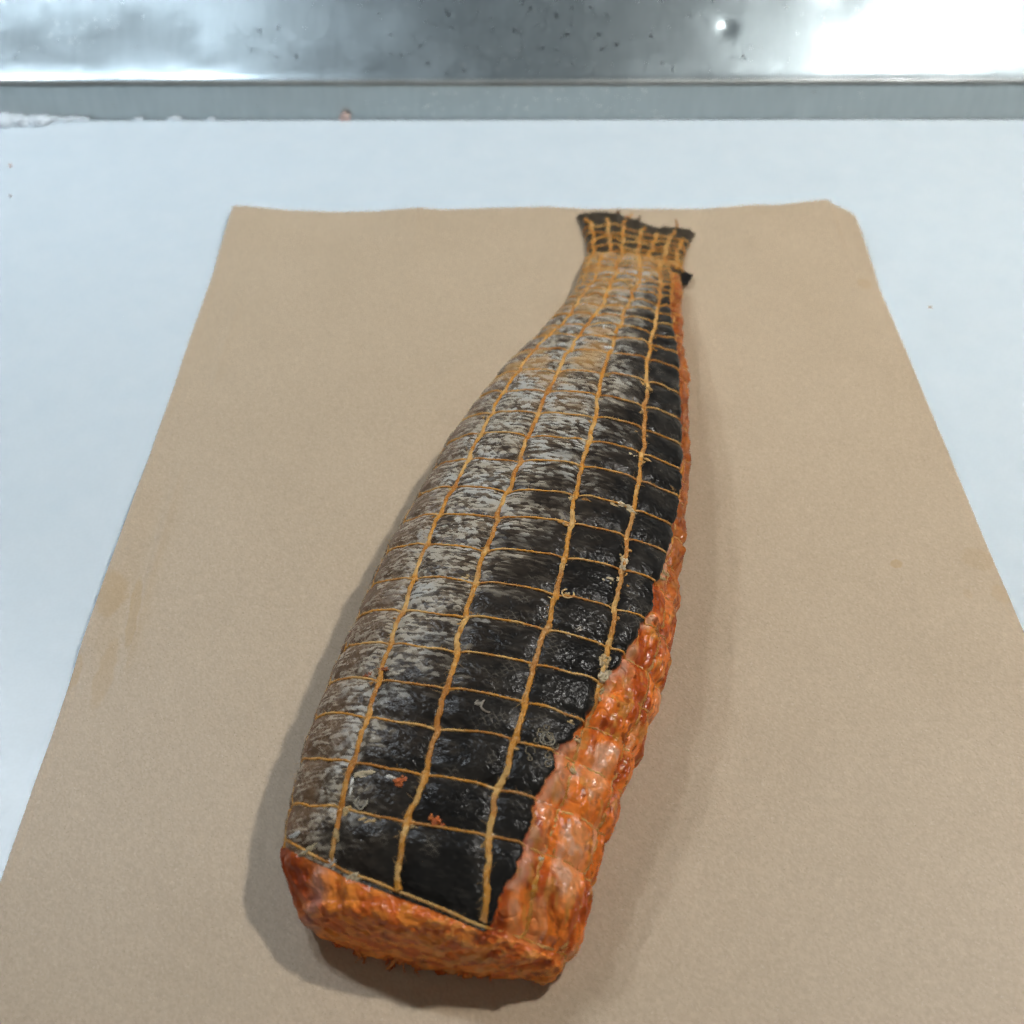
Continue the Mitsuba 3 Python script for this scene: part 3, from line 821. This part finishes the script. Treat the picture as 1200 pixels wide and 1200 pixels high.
def ring(u, dg, r, tube_r, seed, col, a0=0.0, a1=2 * math.pi):
    P, NR = point(np.array([u]), np.array([float(dg)]), np.array([0.0003]))
    P1, _ = point(np.array([u + 0.004]), np.array([float(dg)]), np.array([0.0]))
    nr = NR[0]
    t = (P1 - P)[0]
    t = t - nr * (t @ nr)
    t /= np.linalg.norm(t)
    b = np.cross(nr, t)
    a = np.linspace(a0, a1, 60)
    w = r * (1 + 0.5 * (fb(np.stack([np.cos(a) * 1.2, np.sin(a) * 1.2, 0 * a + seed], -1), 2, 9) - .5))
    C_ = P[0] + (w * np.cos(a))[:, None] * t + (w * np.sin(a))[:, None] * b
    v, f, _ = tube(C_, np.tile(nr, (60, 1)), tube_r * np.interp(np.arange(60), [0, 8, 51, 59], [.5, 1, 1, .5]), seed, flat=0.8, sides=8, twist=200)
    return v, f, np.tile(col, (len(v), 1)) * (0.85 + 0.3 * rng.random((len(v), 1)))


def put_part(key, parts, bsdf="curd", label=None):
    V, F, Cc, o = [], [], [], 0
    for v, f, c in parts:
        V.append(v); F.append(f + o); Cc.append(c); o += len(v)
    return put(key, mikit.ply(trimesh.Trimesh(np.concatenate(V), np.concatenate(F), process=False), bsdf, smooth=True, color=np.clip(np.concatenate(Cc), 0, 1)), label)


TAN, CREAM, WHITE = (0.60, 0.42, 0.19), (0.66, 0.54, 0.34), (0.74, 0.72, 0.66)
CURDS = [  # station, angle, half sizes (mm: along, around, high), colour, turn
    (.388, 57, 1.9, 4.6, 1.8, CREAM, .2), (.385, 53, 2.6, 3.4, 2.2, CREAM, .5), (.381, 61, 1.2, 3.0, .9, TAN, -.3), (.312, 52, 5.0, 2.6, 2.2, CREAM, 0.1), (.318, 53, 2.2, 2.3, 1.4, TAN, 0),
    (.196, 49, 4.2, 3.0, 2.4, TAN, .1), (.183, 48, 4.2, 2.8, 2.3, CREAM, .2), (.170, 47.5, 3.8, 2.8, 2.3, TAN, -.1), (.190, 46, 2.0, 1.6, 1.2, CREAM, .4), (.160, 47, 2.0, 1.9, 1.2, TAN, 0),
    (.330, 28, 2.3, 3.0, 1.2, TAN, .3), (.320, 30, 1.6, 2.0, 1.0, TAN, .3), (.120, 49, 1.6, 3.4, 1.1, TAN, 0), (.128, 53, 1.2, 2.6, .9, TAN, .3), (.247, 74.5, 1.8, 1.5, 1.0, CREAM, 0),
    (.038, 121, 4.0, 1.1, .9, WHITE, -.05), (.047, 117, 1.6, 5.0, 1.2, CREAM, .2), (.018, 121, 2.4, 2.6, 1.3, TAN, 0), (.012, 112, 1.4, 4.6, 1.0, TAN, .1), (-.002, 124, 3.2, 2.0, 1.1, TAN, .2),
    (-.0185, 128, 2.4, 6.0, 2.0, WHITE, .2), (-.010, 141, 2.0, 5.0, 1.6, CREAM, .25), (-.027, 117, 2.0, 5.4, 1.5, CREAM, .1), (-.0005, 152, 1.6, 4.0, 1.0, WHITE, .2), (.047, 106, 1.0, 2.4, .8, WHITE, 0),
    (.137, 73, 1.2, 1.2, .8, CREAM, 0), (.22, 62, 1.0, 3.2, .6, (.36, .31, .24), .9), (.21, 66, .8, 2.4, .6, (.36, .31, .24), -.6), (.447, 30, 1.4, 2.4, .8, (.34, .19, .07), 0),
    (.145, 122, 1.2, 5.2, 1.1, (.45, .13, .03), .0), (.14, 131, 1.4, 2.6, 1.0, (.40, .10, .025), .0), (.665, 86, 1.8, 5, .9, WHITE, .1), (.70, 88, 1.5, 4.4, .9, CREAM, .0), (.71, 92, 2.0, 2.4, .9, WHITE, .2),
    (.66, 110, 2.0, 4.6, .9, (.62, .60, .55), 0), (.78, 116, 1.8, 4.2, 1.0, WHITE, .1), (.84, 122, 1.8, 4.0, 1.0, (.66, .62, .55), .1), (.93, 82, 1.6, 3.6, 1.0, WHITE, 0), (.90, 128, 2.4, 3.2, 1.2, WHITE, 0),
    (.80, 60, 1.3, 2.6, .8, (.60, .58, .52), .2), (.97, 100, 1.4, 3.0, .9, (.62, .52, .38), 0), (.87, 100, 1.6, 3.2, .9, TAN, 0), (.95, 70, 1.6, 3.4, 1.0, TAN, 0)]
for k, (u, dg, a, b, c, cc, rot) in enumerate(CURDS):
    put_part("smoked_salmon__curd", [blob(u, dg, a * 1e-3, b * 1e-3, c * 1e-3, 30 + k, cc, rot)])
put_part("smoked_salmon__curd_ring", [ring(.254, 70.5, .0030, .0005, 3, TAN), blob(.254, 70.5, .0012, .0014, .0007, 91, TAN)])
put_part("smoked_salmon__curd_ring", [ring(.105, 60, .0031, .0003, 4, (.30, .27, .20)), ring(.105, 60, .0020, .0003, 6, (.26, .24, .19))])
put_part("smoked_salmon__curd_ring", [ring(.025, 115.5, .0029, .0004, 5, (.32, .29, .22)), ring(.025, 115.5, .0018, .0003, 8, (.24, .22, .18))])
put_part("smoked_salmon__curd_ring", [ring(.121, 83, .0034, .0006, 7, (.24, .20, .155), 0.9, 3.6), blob(.121, 87, .0012, .0022, .0007, 93, (.42, .37, .30))])
# foam cells at the edge of the skin
foam = []
g = np.random.default_rng(5)
for k in range(14):
    u, dg = .073 + .042 * g.random(), 56 + 8.5 * g.random()
    foam.append(ring(u, dg, .0009 + .0013 * g.random(), .00022, 300 + k, (.22, .175, .10)))
put_part("smoked_salmon__foam", foam)
crust = []
g = np.random.default_rng(17)
for k in range(190):
    q_ = g.integers(1, 5)
    hk = g.integers(0, 26)
    u = HOOPS[hk] + g.normal(0, .0035)
    if u < -.03:
        continue
    dgq = strand_deg(q_, np.array([u]))[0] + g.normal(0, 2.2)
    w_ = 1.0 if q_ in (3, 4) else .75
    crust.append(blob(u, dgq, (.0010 + .0020 * g.random()) * w_, (.0011 + .0028 * g.random()) * w_, (.0009 + .0010 * g.random()) * w_, 900 + k, (TAN, (.62, .36, .11), (.58, .27, .05), CREAM)[g.integers(0, 4)], sub_=2, count=3))
labels[put_part("smoked_salmon__crust", crust)] = {"kind": "stuff"}
for u, dg, r, k in ((.043, 103, .0019, 1), (.047, 101.5, .0011, 2), (.020, 90, .0021, 3), (.018, 87.5, .0010, 4)):
    put_part("smoked_salmon__flesh_crumb", [blob(u, dg, r, r, r * .8, 700 + k, (.68, .17, .035), amp=1.3), blob(u + .002, dg + 1, r * .6, r * .7, r * .6, 710 + k, (.72, .22, .05))])
# shreds of flesh hanging from the lower rim of the cut end
sh_parts = []
g = np.random.default_rng(12)
xs_ = np.concatenate([g.uniform(-.045, .03, 22), g.normal(-.012, .005, 22), g.normal(-.03, .003, 9)])
for k, x in enumerate(xs_):
    z0 = 0.003 + 0.007 * g.random()
    frac = np.clip((x - mx) / 0.06, -1, 1)
    u0 = -0.042 - 0.0130 * math.sqrt(max(0.05, 1 - ((x - mx) / 0.066) ** 2)) * (1 - .25 * frac)
    p0 = place(np.array([u0 + .006]), np.array([x]), np.array([z0]))[0]
    d = np.array([*(-D * 1.0 + N * g.normal(0, .45)), -0.35 + g.normal(0, .3)])
    ln = 0.0035 + 0.0055 * g.random() ** 2
    t = np.linspace(0, 1, 12)[:, None]
    d = d / np.linalg.norm(d)
    P = p0 + d * ln * t + np.array([*(N * g.normal(0, .4)), g.normal(0, .4)]) * ln * t ** 2 * 0.6
    P[:, 2] = np.maximum(P[:, 2], 0.0026)
    v, f, _ = tube(P, np.tile(np.cross(d, [.2, .3, .9]), (12, 1)), 0.0011 * (1.05 - 0.8 * t[:, 0]) * (0.5 + 1.2 * g.random()), 800 + k, flat=.8, sides=6, twist=500, rough=.5)
    cc = np.array([(.66, .19, .035), (.50, .10, .02), (.72, .27, .07)][k % 3])
    sh_parts.append((v, f, np.tile(cc, (len(v), 1)) * (0.85 + .3 * g.random((len(v), 1)))))
for k in range(46):
    x = g.uniform(-.040, .035) if k % 2 else g.normal(-.008, .010)
    u0 = -0.042 - 0.0125 * math.sqrt(max(0.05, 1 - ((x - mx) / 0.066) ** 2)) * (1 - .25 * np.clip((x - mx) / 0.06, -1, 1))
    c_ = place(np.array([u0 + .003]), np.array([x]), np.array([0.0025 + 0.006 * g.random()]))[0]
    ico = trimesh.creation.icosphere(subdivisions=2)
    v = ico.vertices * np.maximum(.2, 1 + 2.2 * (fb(ico.vertices * 1.8 + k * 3.1, 3, k) - .5))[:, None]
    v = v * [0.0014 + .0022 * g.random(), 0.0014 + .0020 * g.random(), 0.0009 + .0012 * g.random()] + c_
    v[:, 2] = np.maximum(v[:, 2], 0.0024)
    sh_parts.append((v, ico.faces, np.tile(np.array([(.72, .20, .035), (.58, .115, .02), (.80, .30, .07)][k % 3]), (len(v), 1)) * (0.8 + .35 * g.random((len(v), 1)))))
k = put_part("smoked_salmon__flesh_shreds", sh_parts, "fish_flesh")
labels[k] = {"kind": "stuff"}
# small fin standing off the right of the narrow end
fx = np.array([[.1245, .817, .009], [.1265, .798, .007], [.1408, .8115, .0055], [.1355, .800, .0055]])
hull = []
for p, r in zip(fx, (.0016, .0014, .0006, .0008)):
    s3 = trimesh.creation.icosphere(subdivisions=2, radius=r)
    s3.apply_translation(p)
    hull.append(s3)
fin = trimesh.util.concatenate(hull).convex_hull
fin = fin.subdivide_to_size(0.0018)
fin.vertices += (fb(fin.vertices * 500, 2, 3) - .5)[:, None] * 0.0007
put("smoked_salmon__small_fin", mikit.ply(fin, "fish_skin", smooth=True, color=np.tile((.016, .015, .014), (len(fin.vertices), 1))))

# ------------------------------------------------------------------ scraps on the board
g = np.random.default_rng(31)
heap = []
for k in range(70):
    x = -0.53 + 0.125 * g.random() ** 1.2
    y = BACK_Y - 0.004 - 0.012 * g.random() ** 1.5 * np.clip((-0.39 - x) / 0.1, .15, 1)
    r = (0.003 + 0.006 * g.random()) * np.clip((-0.385 - x) / 0.08, .3, 1)
    ico = trimesh.creation.icosphere(subdivisions=3)
    v = ico.vertices * (1 + 1.1 * (fb(ico.vertices * 2.4 + k * 5, 4, k) - .5))[:, None]
    v = v * [r * 1.3, r, r * 0.62] + [x, min(y, BACK_Y - r), r * 0.12]
    heap.append(trimesh.Trimesh(v, ico.faces, process=False))
for x, r in ((-0.325, .004), (-0.29, .0025), (-0.36, .003)):
    ico = trimesh.creation.icosphere(subdivisions=3)
    v = ico.vertices * (1 + 1.0 * (fb(ico.vertices * 2.4 + x * 50, 4, 3) - .5))[:, None] * [r * 1.6, r, r * .7] + [x, BACK_Y - 0.004, 0]
    heap.append(trimesh.Trimesh(v, ico.faces, process=False))
hm = trimesh.util.concatenate(heap)
put("white_residue", mikit.ply(hm, "curd", smooth=True, color=np.tile((.72, .79, .84), (len(hm.vertices), 1))), "low ragged heap of white residue at the far left edge of the board", "residue", kind="stuff")


def scrap(x, y, size, col, seed, label):
    ico = trimesh.creation.icosphere(subdivisions=3)
    v = ico.vertices * (1 + 1.1 * (fb(ico.vertices * 1.9 + seed, 4, seed) - .5))[:, None] * size
    v[:, 2] = np.maximum(v[:, 2], -0.2 * size[2])
    put("fish_scrap", mikit.ply(trimesh.Trimesh(v + [x, y, 0.0002], ico.faces, process=False), "curd", smooth=True, color=np.tile(col, (len(v), 1))), label, "scrap")


scrap(-0.161, BACK_Y - 0.005, np.array([.0055, .0025, .0065]), (.72, .52, .46), 3, "pale pink scrap standing against the steel upstand")
scrap(-0.4535, 1.008, np.array([.0017, .0017, .001]), (.66, .46, .38), 5, "tiny pink scrap on the board near the white residue")
scrap(-0.436, 0.951, np.array([.0014, .0014, .0008]), (.50, .44, .41), 8, "tiny brownish scrap nearest the viewer on the far left of the board")
scrap(0.318, 0.775, np.array([.0013, .0011, .0007]), (.66, .55, .44), 9, "tiny tan scrap on the board right of the paper")
